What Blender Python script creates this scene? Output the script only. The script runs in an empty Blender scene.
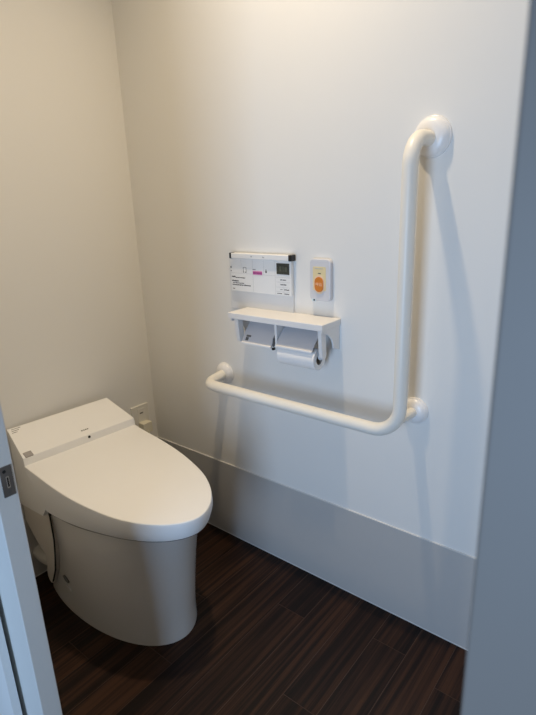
import bpy, bmesh, math, random
from mathutils import Vector, Matrix

random.seed(4)
SC = bpy.context.scene
COL = SC.collection
R = math.radians

# ------------------------------------------------------------------ materials
def material(name, color, rough=.5, spec=.5, coat=0., metal=0., noise=None, bump=0., bump_scale=200., transmission=0.):
    m = bpy.data.materials.new(name); m.use_nodes = True
    nt = m.node_tree; b = nt.nodes['Principled BSDF']
    b.inputs['Base Color'].default_value = (*color, 1)
    b.inputs['Roughness'].default_value = rough
    b.inputs['Specular IOR Level'].default_value = spec
    b.inputs['Coat Weight'].default_value = coat
    b.inputs['Coat Roughness'].default_value = .08
    b.inputs['Metallic'].default_value = metal
    tc = nt.nodes.new('ShaderNodeTexCoord')
    n = nt.nodes.new('ShaderNodeTexNoise'); n.inputs['Scale'].default_value = bump_scale if bump else 40
    n.inputs['Detail'].default_value = 4
    nt.links.new(tc.outputs['Object'], n.inputs['Vector'])
    amt = noise if noise is not None else .03
    mx = nt.nodes.new('ShaderNodeMix'); mx.data_type = 'RGBA'
    mx.inputs[6].default_value = (*[c*(1-amt) for c in color], 1)
    mx.inputs[7].default_value = (*[min(1, c*(1+amt)) for c in color], 1)
    nt.links.new(n.outputs['Fac'], mx.inputs[0])
    nt.links.new(mx.outputs[2], b.inputs['Base Color'])
    if bump:
        bp = nt.nodes.new('ShaderNodeBump'); bp.inputs['Strength'].default_value = bump
        bp.inputs['Distance'].default_value = .001
        nt.links.new(n.outputs['Fac'], bp.inputs['Height']); nt.links.new(bp.outputs['Normal'], b.inputs['Normal'])
    return m

M = {}
M['wall'] = material('wall_vinyl', (.80, .79, .76), .62, .3, noise=.012, bump=.06, bump_scale=600)
M['ceiling'] = material('ceiling_paper', (.82, .81, .78), .8, .2, noise=.01)
M['panel'] = material('grey_kick_panel', (.50, .49, .475), .38, .4, noise=.015)
M['caulk'] = material('pale_caulk', (.68, .68, .67), .5, .4)
M['door'] = material('door_laminate', (.67, .66, .625), .45, .4, noise=.012)
M['frame'] = material('shade_darkened_frame', (.178, .157, .138), .5, .35, noise=.015)  # base colour darkened to paint in the shade of a person standing close
M['ceramic'] = material('white_ceramic', (.70, .69, .67), .12, .5, coat=.35, noise=.008)
M['plastic'] = material('white_plastic', (.87, .87, .865), .32, .45, noise=.008)
M['seat_shade'] = material('seat_gap_shade', (.16, .15, .14), .5, .4, noise=.01)  # dark tone paints the shaded gap between lid and bowl
M['side_plastic'] = material('beige_plastic', (.70, .66, .60), .4, .4, noise=.01)
M['rail'] = material('cream_resin_rail', (.84, .81, .74), .34, .45, noise=.01)
M['flange'] = material('white_resin_flange', (.84, .83, .82), .28, .45, noise=.008)
M['holder'] = material('white_holder_plastic', (.80, .79, .78), .35, .4, noise=.008)
M['flap'] = material('light_grey_flap_plastic', (.56, .56, .585), .34, .45, noise=.01)
M['paper'] = material('tissue_paper', (.82, .82, .82), .95, .1, noise=.03, bump=.2, bump_scale=400)
M['card'] = material('cardboard_core', (.35, .31, .27), .9, .1, noise=.08)
M['remote'] = material('remote_white', (.82, .82, .81), .4, .4, noise=.008)
M['cradle'] = material('remote_cradle_grey', (.73, .73, .725), .45, .4, noise=.01)
M['gap_shade'] = material('painted_gap_shade', (.10, .10, .105), .45, .4, noise=.02)  # colour of the painted shadow beside the left flap
M['black'] = material('black_plastic', (.012, .012, .012), .35, .4, noise=.1)
M['lcd'] = material('lcd_glass', (.045, .05, .042), .15, .5, noise=.25)
M['lcd_ink'] = material('lcd_segments', (.09, .10, .075), .2, .4)
M['ink'] = material('grey_print', (.12, .12, .12), .6, .2)
M['line'] = material('pale_print_line', (.50, .50, .50), .6, .2)
M['pink'] = material('pink_label', (.72, .30, .50), .5, .3, noise=.03)
M['pink_ink'] = material('pink_print', (.42, .06, .25), .5, .3)
M['button_white'] = material('call_button_housing', (.66, .66, .69), .32, .45, noise=.008)
M['yellow'] = material('pale_yellow_label', (.78, .66, .38), .45, .4, noise=.02)
M['peach'] = material('peach_ring', (.84, .66, .46), .45, .4, noise=.02)
M['orange'] = material('orange_button', (.66, .21, .03), .3, .5, noise=.03)
M['orange_ink'] = material('pale_orange_print', (.95, .62, .42), .4, .4)
M['blue_tag'] = material('pale_blue_sticker', (.62, .75, .80), .5, .3)
M['steel'] = material('brushed_steel', (.19, .185, .18), .42, .5, metal=.75, noise=.1)
M['steel_bright'] = material('bright_steel', (.55, .54, .52), .3, .5, metal=.85)
M['outlet'] = material('outlet_plastic', (.74, .72, .66), .4, .4, noise=.01)
M['plug'] = material('ivory_plug', (.74, .70, .56), .45, .4, noise=.01)
M['sensor'] = material('grey_sensor_window', (.36, .34, .33), .25, .5, noise=.03)
M['rubber'] = material('dark_rubber', (.02, .02, .02), .6, .3)
M['pipe'] = material('cream_pipe', (.62, .60, .55), .4, .4)

def wood():
    m = bpy.data.materials.new('dark_plank_wood'); m.use_nodes = True
    nt = m.node_tree; N = nt.nodes; Lk = nt.links; b = N['Principled BSDF']
    at = N.new('ShaderNodeAttribute'); at.attribute_name = 'plank'
    tc = N.new('ShaderNodeTexCoord')
    off = N.new('ShaderNodeVectorMath'); off.operation = 'MULTIPLY_ADD'
    cmb = N.new('ShaderNodeCombineXYZ')
    for k in range(3): Lk.new(at.outputs['Fac'], cmb.inputs[k])
    off.inputs[1].default_value = (13.7, 5.1, 9.3)
    Lk.new(cmb.outputs[0], off.inputs[0]); Lk.new(tc.outputs['Object'], off.inputs[2])
    def noise(scale, detail, sx, sy, dist=0):
        mp = N.new('ShaderNodeMapping'); mp.inputs['Scale'].default_value = (sx, sy, 1)
        Lk.new(off.outputs[0], mp.inputs['Vector'])
        n = N.new('ShaderNodeTexNoise'); n.inputs['Scale'].default_value = scale
        n.inputs['Detail'].default_value = detail; n.inputs['Distortion'].default_value = dist
        Lk.new(mp.outputs[0], n.inputs['Vector']); return n
    n1 = noise(1, 5, 75, 1.6, .25)          # long streaks along the boards
    n2 = noise(1, 6, 320, 5)                # fine grain
    n3 = noise(1, 2, 9, .9)                 # broad tone
    r1 = N.new('ShaderNodeValToRGB'); e = r1.color_ramp.elements
    e[0].position = .33; e[0].color = (.0032, .0016, .0014, 1)
    e[1].position = .74; e[1].color = (.046, .0200, .0105, 1)
    x = e.new(.52); x.color = (.0095, .0042, .0031, 1)
    add = N.new('ShaderNodeMath'); add.operation = 'MULTIPLY_ADD'
    Lk.new(n2.outputs['Fac'], add.inputs[0]); add.inputs[1].default_value = .42
    sub = N.new('ShaderNodeMath'); sub.operation = 'MULTIPLY_ADD'
    Lk.new(n1.outputs['Fac'], sub.inputs[0]); sub.inputs[1].default_value = .85; sub.inputs[2].default_value = -.20
    Lk.new(sub.outputs[0], add.inputs[2])
    t = N.new('ShaderNodeMath'); t.operation = 'MULTIPLY_ADD'
    Lk.new(n3.outputs['Fac'], t.inputs[0]); t.inputs[1].default_value = .22; 
    Lk.new(add.outputs[0], t.inputs[2])
    t2 = N.new('ShaderNodeMath'); t2.operation = 'MULTIPLY_ADD'
    Lk.new(at.outputs['Fac'], t2.inputs[0]); t2.inputs[1].default_value = .06
    Lk.new(t.outputs[0], t2.inputs[2])
    Lk.new(t2.outputs[0], r1.inputs[0]); Lk.new(r1.outputs[0], b.inputs['Base Color'])
    b.inputs['Roughness'].default_value = .42; b.inputs['Specular IOR Level'].default_value = .22
    bp = N.new('ShaderNodeBump'); bp.inputs['Strength'].default_value = .12; bp.inputs['Distance'].default_value = .001
    Lk.new(n2.outputs['Fac'], bp.inputs['Height']); Lk.new(bp.outputs[0], b.inputs['Normal'])
    return m
M['wood'] = wood()
M['groove'] = material('plank_seam_glint', (.055, .030, .020), .4, .35)  # joint colour raised to paint in lamp glints along the seams

# ------------------------------------------------------------------ helpers
def link(o, parent=None):
    COL.objects.link(o)
    if parent: o.parent = parent
    return o

def obj(name, bm, mat, parent=None, smooth=False, bevel=0., seg=3, loc=None, angle=35):
    bmesh.ops.recalc_face_normals(bm, faces=bm.faces[:])
    me = bpy.data.meshes.new(name); bm.to_mesh(me); bm.free()
    me.materials.append(mat)
    o = link(bpy.data.objects.new(name, me), parent)
    if loc: o.location = loc
    if bevel:
        md = o.modifiers.new('bevel', 'BEVEL'); md.width = bevel; md.segments = seg
        md.limit_method = 'ANGLE'; md.angle_limit = R(30); md.harden_normals = False
    if smooth or bevel:
        for p in me.polygons: p.use_smooth = True
        me.set_sharp_from_angle(angle=R(angle))
    return o

def box(bm, x0, x1, y0, y1, z0, z1):
    v = [bm.verts.new((x, y, z)) for x in (x0, x1) for y in (y0, y1) for z in (z0, z1)]
    for f in ((0,1,3,2),(4,6,7,5),(0,4,5,1),(2,3,7,6),(0,2,6,4),(1,5,7,3)):
        bm.faces.new([v[i] for i in f])

def boxes(*bs):
    bm = bmesh.new()
    for b in bs: box(bm, *b)
    return bm

def prism(bm, pts, axis, a, b):
    """polygon pts (2D) extruded along axis from a to b"""
    def P(p, t):
        if axis == 0: return (t, p[0], p[1])
        if axis == 1: return (p[0], t, p[1])
        return (p[0], p[1], t)
    A = [bm.verts.new(P(p, a)) for p in pts]; B = [bm.verts.new(P(p, b)) for p in pts]
    n = len(pts)
    bm.faces.new(A); bm.faces.new(B[::-1])
    for i in range(n): bm.faces.new((A[i], A[(i+1) % n], B[(i+1) % n], B[i]))

def rounded_rect(cx, cy, w, h, r, n=8):
    out = []
    for sx, sy, a0 in ((1,1,0),(-1,1,90),(-1,-1,180),(1,-1,270)):
        for k in range(n+1):
            a = R(a0+90*k/n)
            out.append((cx+sx*(w/2-r)+r*math.cos(a), cy+sy*(h/2-r)+r*math.sin(a)))
    return out

def ellipse(cx, cy, a, b, n=40):
    return [(cx+a*math.cos(2*math.pi*k/n), cy+b*math.sin(2*math.pi*k/n)) for k in range(n)]

def tube(bm, path, r, n=28, cap=True):
    path = [Vector(p) for p in path]
    t0 = (path[1]-path[0]).normalized()
    u = t0.orthogonal().normalized()
    prev = None; first = None
    for i, p in enumerate(path):
        t = (path[min(i+1, len(path)-1)] - path[max(i-1, 0)]).normalized()
        u = (u - t*u.dot(t)).normalized(); w = t.cross(u)
        ring = [bm.verts.new(p + r*(math.cos(2*math.pi*k/n)*u + math.sin(2*math.pi*k/n)*w)) for k in range(n)]
        if prev:
            for k in range(n): bm.faces.new((prev[k], prev[(k+1) % n], ring[(k+1) % n], ring[k]))
        else: first = ring
        prev = ring
    if cap: bm.faces.new(first[::-1]); bm.faces.new(prev)

def lathe(bm, profile, origin, axis_dir, n=56):
    """profile: (radius, height along axis)"""
    d = Vector(axis_dir).normalized(); u = d.orthogonal().normalized(); w = d.cross(u); o = Vector(origin)
    prev = None
    for r, h in profile:
        if r < 1e-6: ring = [bm.verts.new(o+d*h)]
        else: ring = [bm.verts.new(o+d*h+r*(math.cos(2*math.pi*k/n)*u+math.sin(2*math.pi*k/n)*w)) for k in range(n)]
        if prev:
            if len(prev) == 1:
                for k in range(n): bm.faces.new((prev[0], ring[k], ring[(k+1) % n]))
            elif len(ring) == 1:
                for k in range(n): bm.faces.new((prev[k], prev[(k+1) % n], ring[0]))
            else:
                for k in range(n): bm.faces.new((prev[k], prev[(k+1) % n], ring[(k+1) % n], ring[k]))
        prev = ring

def arc(c, a, b, n=10):
    """points of a quarter bend: from c+a to c+b around c (a, b perpendicular vectors of equal length)"""
    c, a, b = Vector(c), Vector(a), Vector(b)
    return [c + a*math.cos(math.pi/2*k/n) + b*math.sin(math.pi/2*k/n) for k in range(n+1)]

def catmull(pts, x):
    for i in range(len(pts)-1):
        if pts[i][0] <= x <= pts[i+1][0]: break
    p1, p2 = pts[i], pts[i+1]
    p0 = pts[i-1] if i > 0 else p1; p3 = pts[i+2] if i+2 < len(pts) else p2
    t = (x-p1[0])/(p2[0]-p1[0])
    m1 = (p2[1]-p0[1])/(p2[0]-p0[0])*(p2[0]-p1[0]); m2 = (p3[1]-p1[1])/(p3[0]-p1[0])*(p2[0]-p1[0])
    return (2*t**3-3*t**2+1)*p1[1]+(t**3-2*t**2+t)*m1+(-2*t**3+3*t**2)*p2[1]+(t**3-t**2)*m2

def text_bm(s, size, font_mat=None):
    cu = bpy.data.curves.new('lettering', 'FONT'); cu.body = s; cu.size = size
    cu.align_x = 'CENTER'; cu.align_y = 'CENTER'; cu.extrude = .0003
    o = bpy.data.objects.new('lettering', cu); COL.objects.link(o)
    dg = bpy.context.evaluated_depsgraph_get(); dg.update()
    me = bpy.data.meshes.new_from_object(o.evaluated_get(dg))
    bm = bmesh.new(); bm.from_mesh(me)
    bpy.data.objects.remove(o); bpy.data.curves.remove(cu); bpy.data.meshes.remove(me)
    return bm

def thing(name, label, cat, loc=(0,0,0), rz=0, group=None):
    o = bpy.data.objects.new(name, None); o.empty_display_size = .05
    COL.objects.link(o); o.location = loc; o.rotation_euler = (0,0,rz)
    o['label'] = label; o['category'] = cat
    if group: o['group'] = group
    return o

def struct(name, bm, mat, parent=None, **k):
    o = obj(name, bm, mat, parent, **k)
    if parent is None: o['kind'] = 'structure'
    return o

# ------------------------------------------------------------------ room shell
XE, YF, H = 1.66, -.87, 2.46
struct('wall_left', boxes((-.1, 0, YF-.1, .1, -.05, H)), M['wall'])
struct('wall_right', boxes((0, XE+.1, 0, .1, -.05, H)), M['wall'])
struct('wall_near', boxes((XE, XE+.1, YF-.1, 0, -.05, H)), M['wall'])
struct('ceiling', boxes((-.1, XE+.1, YF-.1, .1, H, H+.08)), M['ceiling'])
# doorway wall: two thin skins of the sliding-door pocket, lintel, and the solid stretch beside the opening
bm = boxes((0, .70, -.885, YF, 0, H), (0, .742, -.957, -.943, 0, H),
           (.70, 1.535, -.885, YF, 2.06, H), (.742, 1.535, -.957, -.943, 2.06, H),
           (1.56, XE, -.957, YF, 0, H), (XE, 2.6, -.97, -.957, 0, H))
struct('wall_front', bm, M['wall'])
# door frame on the right of the opening
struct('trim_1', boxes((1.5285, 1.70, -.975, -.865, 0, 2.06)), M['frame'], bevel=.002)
# kick panels round the foot of the walls
def kick(name, b1, caulk_boxes):
    o = struct(name, boxes(b1), M['panel'])
    obj('caulk_line', boxes(*caulk_boxes), M['caulk'], o)
kick('baseboard_right', (0, XE, -.0035, .002, .003, .299),
     [(0, XE, -.0036, .001, .2985, .3008), (0, XE, -.0046, .001, 0, .0035)])
kick('baseboard_left', (-.002, .0035, YF, -.0035, .003, .299),
     [(-.001, .0038, YF, -.0038, .2985, .3010), (-.001, .0050, YF, -.005, 0, .0035)])

# floor: boards 100 mm wide laid towards the right wall
bm = bmesh.new()
lay = bm.faces.layers.float.new('plank')
Y0, Y1, g = -2.0, .02, .0009
joints = {5: [-.529, -1.25], 9: [-.416, -1.3], 7: [-.178, -1.05], 4: [-.30, -1.15], 6: [-.80], 8: [-.72, -1.5], 10: [-.12, -.95], 3: [-.66], 2: [-.2, -1.1], 11: [-.60]}
tone = {4: .35, 5: .75, 6: .55, 7: .2, 8: .45, 9: .25, 10: .3, 3: .6}
gbm = bmesh.new()
for k in range(-1, 27):
    xa, xb = .05+.1*k, .15+.1*k
    ys = [Y0]+sorted(joints.get(k, [random.uniform(-1.8, -.1)]))+[Y1]
    for j in range(len(ys)-1):
        n0 = len(bm.faces)
        tn = min(1, max(0, tone.get(k, random.random())+random.uniform(-.25, .25)))
        v = [bm.verts.new(p) for p in ((xa+g, ys[j]+g, 0), (xb-g, ys[j]+g, 0), (xb-g, ys[j+1]-g, 0), (xa+g, ys[j+1]-g, 0))]
        f = bm.faces.new(v); f[lay] = tn
        w = [bm.verts.new((p.co.x, p.co.y, -.012)) for p in v]
        for i in range(4):
            q = bm.faces.new((v[i], w[i], w[(i+1) % 4], v[(i+1) % 4])); q[lay] = tn
        if j: box(gbm, xa, xb, ys[j]-.0010, ys[j]+.0010, -.003, -.0004)
    box(gbm, xa-.0010, xa+.0010, Y0, Y1, -.003, -.0004)
box(gbm, -.1, 2.7, Y0, Y1, -.02, -.0031)
fl = struct('floor', bm, M['wood'])
obj('plank_seams', gbm, M['groove'], fl)

# ------------------------------------------------------------------ sliding door leaf
dr = struct('door_1', boxes((.02, .813, -.9335, -.9, .012, 2.05)), M['door'], bevel=.0012)
bm = bmesh.new(); prism(bm, rounded_rect(-.913, .808, .0185, .052, .0008, 3), 0, .8128, .8138)
lp = obj('lock_plate', bm, M['steel'], dr); lp['label'] = 'dark steel lock plate'
bm = bmesh.new(); prism(bm, rounded_rect(-.9125, .8065, .0046, .0200, .0010, 3), 0, .8137, .8141)
obj('lock_slot_rim', bm, M['steel_bright'], lp)
bm = bmesh.new(); prism(bm, rounded_rect(-.9125, .8065, .0024, .0165, .0008, 3), 0, .8140, .8143)
obj('lock_slot', bm, M['black'], lp)
bm = bmesh.new(); lathe(bm, [(.0028, 0), (.0028, .0004), (.0010, .0006), (0, .0002)], (.8137, -.9155, .8255), (1,0,0), 20)
obj('screw', bm, M['rubber'], lp)
bm = bmesh.new(); lathe(bm, [(.0028, 0), (.0028, .0004), (.0010, .0006), (0, .0002)], (.8137, -.9110, .7885), (1,0,0), 20)
obj('screw', bm, M['steel'], lp)

# ------------------------------------------------------------------ toilet
TZ = R(-4.2)
toilet = thing('toilet', 'white one-piece toilet with closed lid standing on the dark plank floor', 'toilet', (0, -.404, 0), TZ)
LID = [(.165,.190),(.25,.188),(.33,.186),(.40,.181),(.45,.175),(.51,.164),(.56,.152),(.60,.139),(.63,.125),(.66,.108),(.685,.089),(.705,.070),(.722,.047),(.733,.022),(.737,0)]
LIDC = [(x, h*h/(.737-x)) for x, h in LID[:-2]]+[(.737, .141)]
def lid_hw(x):
    x = min(max(x, .165), .737)
    return math.sqrt(max(0, (.737-x)*catmull(LIDC, x)))
def half_params(n):                          # denser towards the tip
    return [.737-.572*(1-k/n)**1.7 for k in range(n+1)]
def lid_top(x): return .487-.024*(x-.165)/.572
LB = [(.0,.352),(.16,.366),(.27,.376),(.42,.391),(.55,.404),(.64,.409),(.74,.413)]
def lid_bot(x): return catmull(LB, min(max(x, 0), .74))
# lid: closed shell; its rear side edges lean forward towards the rim
xs = half_params(26)
def lid_ring(dx, inset, zf, lean):
    pts = []
    for s in (1, -1):
        seq = xs if s == 1 else xs[-2::-1]
        for x in seq:
            xx = x+lean*(.100*(1-(x-.165)/.572))
            h = lid_hw(x) if lean < .5 else lid_hw(.165+(xx-.165))
            tap = inset if inset < .0066 and lean < .1 else inset*min(1, max(.12, (xx-.32)/.30))   # the skirt tapers in towards the tip only
            sc = max(0, 1-tap/.190)
            cx = .42
            xi = cx+(xx-cx)*(1-tap/.30)
            pts.append((xi+dx, s*h*sc, zf(xi)))
    return pts
rings = [lid_ring(0, .018, lambda x: lid_bot(x)+.004, 1), lid_ring(0, .0095, lambda x: lid_bot(x), 1), lid_ring(0, .0075, lambda x: lid_bot(x)+.003, .97),
         lid_ring(0, .0015, lambda x: .45*lid_bot(x)+.55*lid_top(x)-.002, .45),
         lid_ring(0, 0, lambda x: lid_top(x)-.0042, .02), lid_ring(0, .0006, lambda x: lid_top(x)-.0016, .01),
         lid_ring(0, .0018, lambda x: lid_top(x)-.0004, 0), lid_ring(0, .0040, lambda x: lid_top(x), 0)]
bm = bmesh.new(); prev = None
for rg in rings:
    vs = [bm.verts.new(p) for p in rg]; n = len(vs)
    if prev:
        for i in range(n): bm.faces.new((prev[i], prev[(i+1) % n], vs[(i+1) % n], vs[i]))
    else: bm.faces.new(vs[::-1])
    prev = vs
# top surface as strips across
nn = len(xs)
top = prev
for i in range(nn-2):
    a, b = top[i], top[i+1]; c, d = top[-1-i-0], top[-2-i]
    if d is b: bm.faces.new((a, b, c))
    else: bm.faces.new((a, b, d, c))
bm.faces.new((top[nn-2], top[nn-1], top[nn]))
bmesh.ops.remove_doubles(bm, verts=bm.verts[:], dist=1e-5)
obj('lid', bm, M['plastic'], toilet, smooth=True, angle=28, loc=(0, -.003, 0))
# hinge shoulders of the lid at its two rear corners
obj('lid_hinge', boxes((.155, .188, .150, .189, .452, .4860)), M['plastic'], toilet, bevel=.003)
obj('lid_hinge', boxes((.155, .188, -.189, -.150, .452, .4860)), M['plastic'], toilet, bevel=.003)
# seat under the lid, coloured dark to paint the shaded gap line
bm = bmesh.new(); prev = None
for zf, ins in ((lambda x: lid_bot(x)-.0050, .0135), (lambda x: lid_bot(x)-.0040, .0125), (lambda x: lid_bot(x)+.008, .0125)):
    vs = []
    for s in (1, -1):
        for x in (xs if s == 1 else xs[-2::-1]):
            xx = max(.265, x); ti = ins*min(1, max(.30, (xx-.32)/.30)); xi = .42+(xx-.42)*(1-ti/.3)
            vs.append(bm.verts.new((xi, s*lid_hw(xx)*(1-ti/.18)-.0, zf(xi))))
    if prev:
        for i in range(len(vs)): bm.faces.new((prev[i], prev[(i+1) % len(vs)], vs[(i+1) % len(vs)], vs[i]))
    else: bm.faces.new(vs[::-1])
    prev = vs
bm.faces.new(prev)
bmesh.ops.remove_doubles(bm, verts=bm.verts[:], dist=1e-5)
obj('seat', bm, M['seat_shade'], toilet, smooth=True, loc=(0, -.003, 0))

# ceramic bowl and skirt: lofted plan sections
#        z/top  back  front  halfwidth
SEC = [(0, .108, .612, .1715), (.012, .110, .612, .1715), (.03, .118, .610, .171), (.07, .145, .609, .1705), (.125, .190, .611, .171), (.19, .217, .616, .173), (.25, .230, .624, .176), (.30, .234, .635, .1785), (.345, .236, .648, .1795), (.38, .238, .661, .1805), (.405, .240, .672, .1805), (.415, .240, .676, .1805)]
us = [1-(1-k/28)**1.8 for k in range(29)]
def base_shape(u):
    u = min(1, max(0, u))
    return 1-.07*((.25-u)/.25)**2 if u < .25 else math.sqrt(max(0, 1-((u-.25)/.75)**2.05))
def lidlike(u): return lid_hw(.165+.572*u)/.192
bm = bmesh.new(); prev = None
for si, (z, xb, xf, hw) in enumerate(SEC):
    w = min(1, max(0, (z-.22)/.19))
    vs = []
    for s in (1, -1):
        for u in (us if s == 1 else us[-2::-1]):
            x = xb+(xf-xb)*u
            shape = (1-w*.6)*base_shape(u)+w*.6*min(1, lidlike(u)*1.0)
            zz = z if z < .2 else z/.415*(.2/.2)*1.0*((lid_bot(x)-.0075)*(z-.2)/.215+.415*(1-(z-.2)/.215))
            vs.append(bm.verts.new((x, s*max(0, shape)*hw, zz)))
    if prev:
        for i in range(len(vs)): bm.faces.new((prev[i], prev[(i+1) % len(vs)], vs[(i+1) % len(vs)], vs[i]))
    else: bm.faces.new(vs[::-1])
    prev = vs
bm.faces.new(prev)
bmesh.ops.remove_doubles(bm, verts=bm.verts[:], dist=1e-5)
obj('bowl', bm, M['ceramic'], toilet, smooth=True, angle=50, loc=(0, .006, 0))

# rear washing unit: raked top, side cheeks running down to the lean of the lid
bm = bmesh.new()
prof = [(.020, .5550), (.022, .5560), (.157, .5110), (.161, .5085), (.166, .484), (.262, .378), (.236, .346), (.012, .288), (.022, .42)]
def thw(x): return .174+(.1905-.174)*min(1, max(0, (x-.03)/.13))
A = [bm.verts.new((x, thw(x), z)) for x, z in prof]; B = [bm.verts.new((x, -thw(x), z)) for x, z in prof]
bm.faces.new(A); bm.faces.new(B[::-1])
for i in range(len(prof)): bm.faces.new((A[i], A[(i+1) % len(prof)], B[(i+1) % len(prof)], B[i]))
tank = obj('tank_unit', bm, M['plastic'], toilet, bevel=.004, seg=4)
# flush line under the raked cover: cover slab slightly proud of the unit
# sensor on the left front corner of the cover
ang = math.atan2(.045, .135)
bm = boxes((-.011, .0105, -.012, .012, -.003, .0035)); bmesh.ops.rotate(bm, verts=bm.verts[:], cent=(0,0,0), matrix=Matrix.Rotation(ang, 3, 'Y'))
bmesh.ops.translate(bm, verts=bm.verts[:], vec=(.1515, -.170, .5115))
sn = obj('sensor_window', bm, M['sensor'], toilet, bevel=.0015)
sn['label'] = 'grey translucent sensor window'
# front indicator lamp
bm = bmesh.new(); lathe(bm, [(.0042, -.002), (.0042, .0008), (.003, .0012), (0, .0012)], (.1630, .021, .5015), (1, 0, .25), 20)
obj('indicator_lamp', bm, M['rubber'], toilet)
# small maker's mark and notice lines printed on the cover
def on_cover(x): return .5560-(x-.022)*(.045/.135)
def cover_marks(lst, name, mat):
    bm = bmesh.new()
    for x, y, lx, ly in lst:
        v = [bm.verts.new((x+a*lx/2, y+b*ly/2, on_cover(x+a*lx/2)+.0004)) for a, b in ((-1,-1),(1,-1),(1,1),(-1,1))]
        w = [bm.verts.new(p.co-Vector((0,0,.0006))) for p in v]
        bm.faces.new(v)
        for i in range(4): bm.faces.new((v[i], v[(i+1) % 4], w[(i+1) % 4], w[i]))
    obj(name, bm, mat, toilet)
cover_marks([(.136, .012, .0045, .005), (.136, .019, .0045, .004), (.136, .0255, .0045, .005), (.136, .032, .0045, .004)], 'maker_mark', M['ink'])
cover_marks([(.029, -.150, .0016, .028), (.037, -.155, .0016, .022), (.045, -.160, .0016, .016)], 'printed_notice', M['ink'])

# rear side covers, cut away over the pipes
def side_cover(s):
    bm = bmesh.new()
    p = [(.010, .292), (.2335, .3465), (.2320, .335), (.2295, .25), (.2130, .185), (.1915, .121), (.165, .075), (.150, .046), (.138, .040), (.126, .045), (.118, .060), (.119, .080), (.128, .100), (.132, .122), (.134, .150), (.100, .160), (.055, .188), (.012, .228)]
    prism(bm, p, 1, s*.1685, s*.135)
    obj('side_cover', bm, M['side_plastic'], toilet, bevel=.003)
side_cover(-1); side_cover(1)
obj('drain_housing', boxes((.03, .16, -.10, .10, .10, .36), (.12, .22, -.13, .13, .12, .34)), M['side_plastic'], toilet, bevel=.01)
bm = bmesh.new(); tube(bm, [(.004, -.140, .085), (.03, -.142, .090), (.06, -.144, .096), (.10, -.144, .106), (.14, -.140, .118)], .026)
obj('water_pipe', bm, M['pipe'], toilet, smooth=True)
bm = bmesh.new(); tube(bm, [(.005, -.120, .040), (.05, -.125, .042), (.09, -.125, .046), (.12, -.11, .06)], .009)
obj('drain_pipe', bm, M['pipe'], toilet, smooth=True)
# dark cord in the joint between the cover and the bowl
bm = bmesh.new(); tube(bm, [(.250, -.1735, .3450), (.241, -.1740, .3525), (.2350, -.1725, .349), (.2335, -.1705, .335), (.2315, -.1700, .25), (.2160, -.1695, .186), (.1955, -.1690, .122), (.170, -.1680, .080), (.150, -.1660, .052)], .0026, 10)
obj('joint_gasket', bm, M['rubber'], toilet, smooth=True)
# bolt cap and bleed screw on the side of the unit
bm = bmesh.new(); lathe(bm, [(.006, -.002), (.006, .001), (0, .0014)], (.060, -.1715, .348), (0,-1,0), 20)
obj('side_screw', bm, M['rubber'], toilet)
# small oval rating mark and text low on the skirt
def base_y(x, z):
    for i in range(len(SEC)-1):
        if SEC[i][0] <= z <= SEC[i+1][0]:
            t = (z-SEC[i][0])/(SEC[i+1][0]-SEC[i][0])
            _, xb, xf, hw = [a+(b-a)*t for a, b in zip(SEC[i], SEC[i+1])]
            return .006-base_shape((x-xb)/(xf-xb))*hw
def skirt_poly(bm, pts):
    v = [bm.verts.new((x, base_y(x, z)-.0048, z)) for x, z in pts]
    w = [bm.verts.new((x, base_y(x, z)-.0010, z)) for x, z in pts]
    bm.faces.new(v)
    for i in range(len(v)): bm.faces.new((v[i], v[(i+1) % len(v)], w[(i+1) % len(v)], w[i]))
bm = bmesh.new(); skirt_poly(bm, ellipse(.262, .122, .021, .0075, 24)); obj('rating_mark', bm, M['ink'], toilet)
bm = bmesh.new()
for x0, x1, z in ((.262, .268, .108), (.262, .268, .104), (.264, .287, .0995), (.278, .292, .095)):
    skirt_poly(bm, [(x0, z-.001), (x1, z-.001), (x1, z+.001), (x0, z+.001)])
obj('rating_text', bm, M['line'], toilet)

# ------------------------------------------------------------------ L-shaped grab bar
XL, XV, ZH, ZT, D, RT = .412, 1.0955, .645, 1.332, -.104, .0168
bar = thing('grab_bar', 'cream L-shaped grab bar fixed to the white wall on three round flanges', 'grab bar', (XL, 0, ZH))
def rel(p): return Vector(p)-Vector((XL, 0, ZH))
bx, rb, rt_ = .074, .048, .058
path = [(XL-.002, -.004, ZH+.007), (XL, D+rb, ZH+.002)]
path += arc((XL+rb, D+rb, ZH+.001), (-rb, 0, 0), (0, -rb, 0))[1:]
path += [(.75, D, ZH), (XV-bx, D, ZH-.001)]
path += arc((XV-bx, D, ZH-.001+bx), (0, 0, -bx), (bx, 0, 0))[1:]
path += [(XV, D, 1.0), (XV, D, ZT-rt_)]
path += arc((XV, D+rt_, ZT-rt_), (0, -rt_, 0), (0, 0, rt_))[1:]
path += [(XV+.002, -.004, ZT)]
bm = bmesh.new(); tube(bm, [rel(p) for p in path], RT, 32)
obj('rail', bm, M['rail'], bar, smooth=True, angle=60)
bm = bmesh.new(); tube(bm, [rel(p) for p in ((XV-.020, D+.006, .672), (XV-.012, -.06, .673), (XV-.0035, -.004, .674))], .0135, 28)
obj('stub', bm, M['rail'], bar, smooth=True, angle=60)
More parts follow.
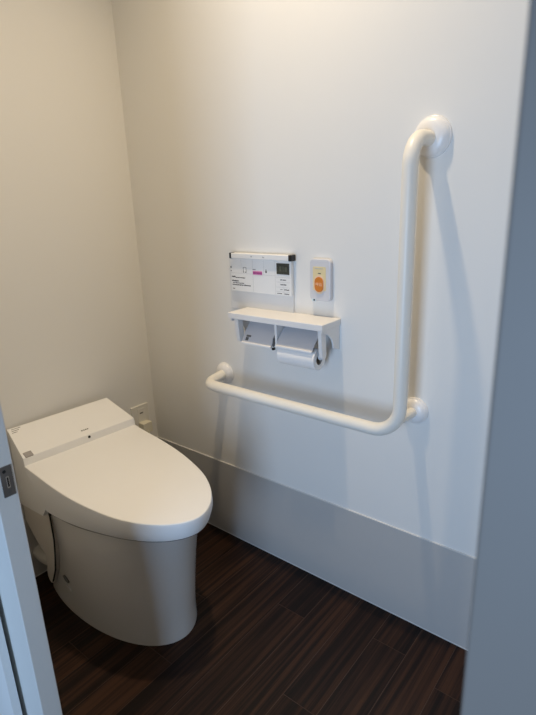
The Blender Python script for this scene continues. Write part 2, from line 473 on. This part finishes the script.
for (fx, fz, r) in ((XL-.003, .653, .037), (XV+.004, 1.336, .0445), (XV-.0035, .674, .036)):
    bm = bmesh.new()
    lathe(bm, [(0, 0), (r, 0), (r, .0036), (r*.985, .0052), (r*.955, .0060), (r*.940, .0058), (r*.925, .0070), (r*.87, .0102), (r*.78, .0135), (r*.66, .0160), (r*.52, .0176), (r*.42, .0180), (r*.30, .0180), (0, .0180)], rel((fx, 0, fz)), (0, -1, 0))
    obj('flange', bm, M['flange'], bar, smooth=True, angle=32)

# ------------------------------------------------------------------ double toilet-paper holder with shelf
hold = thing('toilet_paper_holder', 'white double toilet paper holder with a shelf top on the wall beneath the control panel', 'paper holder', (.696, 0, .893))
HX, HZ = .696, .893
def h(bm):
    bmesh.ops.translate(bm, verts=bm.verts[:], vec=(-HX, 0, -HZ)); return bm
obj('shelf', h(boxes((.528, .866, -.0965, 0, .8765, .8945))), M['holder'], hold, bevel=.002)
def bracket(x0, x1):
    bm = bmesh.new()
    pts = [(0, .8775), (-.094, .8775), (-.094, .868)] + [(-.094+.062*math.sin(R(a))*1.0+.0, .868-.052*(1-math.cos(R(a)))) for a in range(15, 91, 15)] + [(-.012, .808), (0, .804)]
    prism(bm, pts, 0, x0, x1)
    obj('bracket', h(bm), M['holder'], hold, bevel=.0012)
bracket(.534, .540); bracket(.856, .862)
def arm(x0, x1, zb):
    bm = bmesh.new()
    pts = [(-.086, .878), (-.062, .878), (-.057, zb+.02)] + [(-.068+.0115*math.cos(R(a)), zb+.0115+.0115*math.sin(R(a))) for a in range(0, -181, -30)] + [(-.0805, zb+.02)]
    prism(bm, pts, 0, x0, x1)
    obj('arm', h(bm), M['holder'], hold, bevel=.002)
arm(.8435, .8550, .792); arm(.542, .557, .800)
bm = bmesh.new(); prism(bm, [(-.082, .878), (-.045, .878), (-.045, .83), (-.068, .803), (-.080, .807)], 0, .6935, .7015)
obj('divider', h(bm), M['holder'], hold, bevel=.0015)
def cover(x0, x1, x2, x3, yb, zb):
    """curved flap from its hinge line (x0..x1) down to the cutting lip (x2..x3)"""
    bm = bmesh.new(); prev = None
    N = 10
    for k in range(N+1):
        t = k/N
        y = -.034+(yb+.034)*t-.003*math.sin(math.pi*t); z = .868+(zb-.868)*t+.003*math.sin(math.pi*t)
        a, b = x0+(x2-x0)*t, x1+(x3-x1)*t
        ring = [bm.verts.new(p) for p in ((a, y, z), (b, y, z), (b, y+.0022, z-.0022), (a, y+.0022, z-.0022))]
        if prev:
            for i in range(4): bm.faces.new((prev[i], prev[(i+1) % 4], ring[(i+1) % 4], ring[i]))
        else: bm.faces.new(ring[::-1])
        prev = ring
    bm.faces.new(prev)
    c = obj('cover', h(bm), M['flap'], hold, smooth=True, angle=40)
    bm = boxes((x2, x3, yb-.0035, yb+.006, zb-.0045, zb+.0015))
    obj('cutting_lip', h(bm), M['flange'], c, bevel=.0012)
    return c
c1 = cover(.572, .686, .572, .685, -.088, .807)
bm = bmesh.new(); prism(bm, [(-.046, .874), (-.054, .866), (-.082, .830), (-.086, .808), (-.080, .806), (-.072, .826), (-.046, .858)], 0, .6875, .6915)
obj('gap_shade_strip', h(bm), M['gap_shade'], hold, bevel=.0008)  # dark strip added to paint the gap shadow between flap and divider
c2 = cover(.704, .829, .705, .829, -.090, .815)
bm = bmesh.new()
for (x0, x1, t0, t1) in ((.583, .594, .80, .92), (.583, .600, .71, .78)):
    vs = []
    for x, t in ((x0, t1), (x1, t1), (x1, t0), (x0, t0)):
        y = -.034-.054*t-.003*math.sin(math.pi*t); z = .868-.061*t+.003*math.sin(math.pi*t)
        vs.append(bm.verts.new((x, y-.0006, z+.0006)))
    ws = [bm.verts.new(v.co+Vector((0, .001, -.001))) for v in vs]
    bm.faces.new(vs)
    for i in range(4): bm.faces.new((vs[i], vs[(i+1) % 4], ws[(i+1) % 4], ws[i]))
obj('cover_mark', h(bm), M['ink'], c1)
bm = boxes((.690, .6965, -.092, -.082, .799, .806)); obj('latch', h(bm), M['rubber'], hold, bevel=.001)
bm = bmesh.new(); tube(bm, [(.8355, -.0625, .7935), (.8425, -.0625, .797)], .0085, 20); obj('spindle', h(bm), M['cradle'], hold, smooth=True)

# the roll in the right-hand holder
roll = thing('toilet_paper_roll', 'white toilet paper roll hanging in the right half of the holder', 'toilet paper', (.7715, -.0625, .787))
bm = bmesh.new()
lathe(bm, [(.0155, -.0635), (.0295, -.0635), (.0305, -.0625), (.0305, .0625), (.0295, .0635), (.0155, .0635), (.0155, -.0635)], (0, 0, 0), (1, 0, 0), 64)
obj('paper', bm, M['paper'], roll, smooth=True, angle=40)
bm = bmesh.new(); lathe(bm, [(.0154, -.063), (.0154, .063), (.0142, .063), (.0142, -.063), (.0154, -.063)], (0, 0, 0), (1, 0, 0), 40)
obj('core', bm, M['card'], roll, smooth=True, angle=40)

# ------------------------------------------------------------------ washlet remote panel
rem = thing('control_panel', 'white wall control panel with small display above the paper holder', 'control panel', (.598, 0, 1.0))
def rr(bm): bmesh.ops.translate(bm, verts=bm.verts[:], vec=(-.598, 0, -1.0)); return bm
obj('cradle', rr(boxes((.461, .709, -.0075, 0, .885, 1.045))), M['cradle'], rem, bevel=.002)
obj('housing', rr(boxes((.4745, .7095, -.0155, -.006, .9445, 1.047))), M['remote'], rem, bevel=.0015)
tb = obj('top_bar', rr(boxes((.486, .7065, -.0235, -.004, 1.0465, 1.0625))), M['remote'], rem, bevel=.002)
obj('end_cap', rr(boxes((.479, .4865, -.0240, -.004, 1.0455, 1.0632))), M['black'], tb, bevel=.0015)
obj('end_cap', rr(boxes((.7060, .7185, -.0240, -.004, 1.0460, 1.0635))), M['black'], tb, bevel=.0015)
def marks(name, lst, mat, parent, y=-.0155, th=.0003):
    return obj(name, rr(boxes(*[(a, b, y-th, y+.0003, c, d) for a, b, c, d in lst])), mat, parent)
marks('bar_print', [(.566, .571, 1.0525, 1.0565)], M['line'], tb, -.0235)
marks('bar_print', [(.611, .614, 1.052, 1.056), (.6135, .619, 1.052, 1.055)], M['line'], tb, -.0235)
scr = obj('display', rr(boxes((.6575, .7035, -.0168, -.015, 1.0065, 1.0385))), M['lcd'], rem, bevel=.0006)
obj('display_segments', rr(boxes((.668, .676, -.0171, -.0168, 1.015, 1.030), (.680, .684, -.0171, -.0168, 1.015, 1.030), (.687, .696, -.0171, -.0168, 1.015, 1.028))), M['lcd_ink'], scr)
pk = marks('pink_label', [(.566, .6025, .9995, 1.0115)], M['pink'], rem, -.0158); pk['label'] = 'pink button label'
marks('pink_label_print', [(.5665+.0052*i, .5702+.0052*i, 1.0022, 1.0088) for i in range(7)] + [(.568, .600, 1.0050, 1.0058)], M['pink_ink'], pk, -.0162)
marks('panel_lines', [(.476, .652, 1.0008, 1.0013), (.519, .5195, 1.002, 1.044), (.565, .5655, 1.012, 1.044), (.608, .6085, 1.002, 1.044), (.651, .6515, .946, 1.044), (.5655, .566, .948, 1.000),
      (.652, .7075, .9975, .9981), (.654, .706, .9835, .9840), (.654, .706, .9685, .9690), (.654, .706, .9555, .9560), (.682, .6825, .947, .968)], M['line'], rem)
for grp in ([(.4745, .4795, 1.016, 1.021)], [(.4755, .479, 1.0055, 1.0085)],
            [(.527, .540, 1.019, 1.0202), (.527, .5285, 1.004, 1.019), (.5385, .540, 1.004, 1.019), (.5265, .531, 1.004, 1.0065), (.535, .540, 1.004, 1.0065)],
            [(.566, .577, 1.0145, 1.0162)], [(.6160, .6190, 1.0120, 1.0175), (.6145, .6205, 1.0075, 1.0125)]):
    marks('printed_icon', grp, M['ink'], rem)
random.seed(9)
def line_of(x0, x1, z, hgt):
    x, lst = x0, []
    while x < x1:
        w = random.uniform(.0016, .0036); lst.append((x, min(x+w, x1), z-hgt/2*random.uniform(.5, 1), z+hgt/2*random.uniform(.5, 1))); x += w+random.uniform(.0002, .0008)
    lst.append((x0, x1, z-.0002, z+.0002))
    marks('printed_text', lst, M['ink'], rem)
line_of(.4790, .494, .9895, .0055); line_of(.494, .534, .9872, .0035)
line_of(.4790, .507, .9765, .0050); line_of(.4820, .528, .9702, .0030); line_of(.4800, .555, .9645, .0040); line_of(.4810, .490, .9520, .0030)
line_of(.670, .691, .9905, .0036); line_of(.670, .692, .9765, .0036); line_of(.684, .701, .9622, .0032); line_of(.658, .675, .9500, .0030); line_of(.684, .701, .9500, .0034); line_of(.669, .677, .9622, .0025)

# ------------------------------------------------------------------ emergency call button
cb = thing('call_button', 'white wall call button with an oval orange push button', 'call button', (.811, 0, .998))
def cc(bm): bmesh.ops.translate(bm, verts=bm.verts[:], vec=(-.815, 0, -.998)); return bm
bm = bmesh.new(); prism(bm, rounded_rect(.811, .998, .0675, .1165, .012), 1, 0, -.0155)
obj('housing', cc(bm), M['button_white'], cb, bevel=.003, seg=4)
bm = bmesh.new(); prism(bm, rounded_rect(.8095, 1.002, .0420, .066, .004), 1, -.015, -.0162)
yl = obj('instruction_label', cc(bm), M['yellow'], cb)
bm = boxes((.797, .8215, -.0168, -.0162, 1.0385-.0095, 1.0305), (.792, .805, -.0168, -.0162, 1.0305, 1.0312)); obj('label_line', cc(bm), M['line'], yl)
bm = boxes((.8055, .8145, -.0167, -.0161, 1.0155, 1.0180)); obj('label_print', cc(bm), M['ink'], yl)
bm = bmesh.new(); prism(bm, ellipse(.8095, .9865, .0185, .0265), 1, -.0160, -.0172); obj('ring', cc(bm), M['peach'], cb)
bm = bmesh.new(); prism(bm, rounded_rect(.8095, .9865, .0285, .0420, .0140, 12), 1, -.0165, -.0195)
pb = obj('push_button', cc(bm), M['orange'], cb, bevel=.0012); pb['label'] = 'orange push button'
bm = text_bm('呼出', .0105)
bmesh.ops.rotate(bm, verts=bm.verts[:], cent=(0,0,0), matrix=Matrix.Rotation(R(90), 3, 'X'))
bmesh.ops.translate(bm, verts=bm.verts[:], vec=(.8095, -.0197, .9865)); obj('button_print', cc(bm), M['orange_ink'], pb)
bm = boxes((.784, .797, -.0160, -.002, .9385, .9455)); st = obj('status_tag', cc(bm), M['blue_tag'], cb, bevel=.0008)
bm = boxes((.7895, .7945, -.0166, -.0150, .9395, .9445)); obj('status_lamp', cc(bm), M['black'], st, bevel=.0006)

# ------------------------------------------------------------------ outlet and plug on the left wall
out = thing('wall_outlet', 'cream wall outlet plate low on the left wall near the corner', 'outlet', (0, -.078, .406))
obj('plate', boxes((0, .008, -.038, .040, -.060, .060)), M['outlet'], out, bevel=.0015)
obj('socket', boxes((.007, .0095, -.012, .020, -.045, .047)), M['outlet'], out, bevel=.001)
bm = bmesh.new(); box(bm, .0093, .0099, -.004, .012, .026, .031); obj('plate_print', bm, M['ink'], out)
plug = thing('power_plug', 'ivory power plug pushed into the outlet behind the toilet lid', 'plug', (.0095, -.072, .378))
obj('plug_body', boxes((.0002, .030, -.020, .021, -.021, .021)), M['plug'], plug, bevel=.0015)
bm = bmesh.new(); tube(bm, [(.028, 0, -.012), (.033, 0, -.018), (.034, -.002, -.04), (.030, -.01, -.07), (.02, -.03, -.10), (.012, -.055, -.12), (.010, -.09, -.12)], .003, 12)
obj('plug_cord', bm, M['plug'], plug, smooth=True)

# ------------------------------------------------------------------ lights
def area(name, loc, target, color, power, sx, sy=None, shape='RECTANGLE', spread=180):
    l = bpy.data.lights.new(name, 'AREA'); l.shape = shape; l.size = sx
    if sy: l.size_y = sy
    l.color = color; l.energy = power; l.spread = R(spread)
    o = bpy.data.objects.new(name, l); COL.objects.link(o); o.location = loc
    o.rotation_euler = (Vector(target)-Vector(loc)).to_track_quat('-Z', 'Y').to_euler()
    return o
area('ceiling_downlight', (.795, -.34, 2.45), (.795, -.34, 0), (1.0, .80, .545), 7.8, .055, shape='DISK', spread=122)
area('corridor_window_daylight', (1.42, -2.3, .80), (1.36, 0, .75), (.465, .68, 1.0), 27.8, .54, 1.2)

wd = bpy.data.worlds.new('corridor_ambient'); SC.world = wd; wd.use_nodes = True
bg = wd.node_tree.nodes['Background']; bg.inputs[0].default_value = (1.0, .86, .74, 1); bg.inputs[1].default_value = .035

# ------------------------------------------------------------------ camera
f, yaw, pitch, roll = 516.434, R(39.32187), R(16.90077), R(-2.11008)
fw = Vector((-math.sin(yaw)*math.cos(pitch), math.cos(yaw)*math.cos(pitch), -math.sin(pitch)))
r0 = Vector((math.cos(yaw), math.sin(yaw), 0)); u0 = r0.cross(fw)
rt = math.cos(roll)*r0+math.sin(roll)*u0; up = -math.sin(roll)*r0+math.cos(roll)*u0
cam = bpy.data.cameras.new('camera'); cam.sensor_fit = 'VERTICAL'; cam.sensor_height = 36; cam.sensor_width = 36
cam.lens = f/715*36; cam.clip_start = .02
co = bpy.data.objects.new('camera', cam); COL.objects.link(co)
mw = Matrix(((rt.x, up.x, -fw.x, 1.58942), (rt.y, up.y, -fw.y, -1.20779), (rt.z, up.z, -fw.z, 1.21282), (0, 0, 0, 1)))
co.matrix_world = mw
cam.dof.use_dof = True; cam.dof.focus_distance = 1.45; cam.dof.aperture_fstop = 7.5
SC.camera = co
SC.view_settings.view_transform = 'Standard'; SC.view_settings.look = 'None'
SC.view_settings.gamma = 1; SC.view_settings.use_curve_mapping = False
SC.view_settings.exposure = 0.0
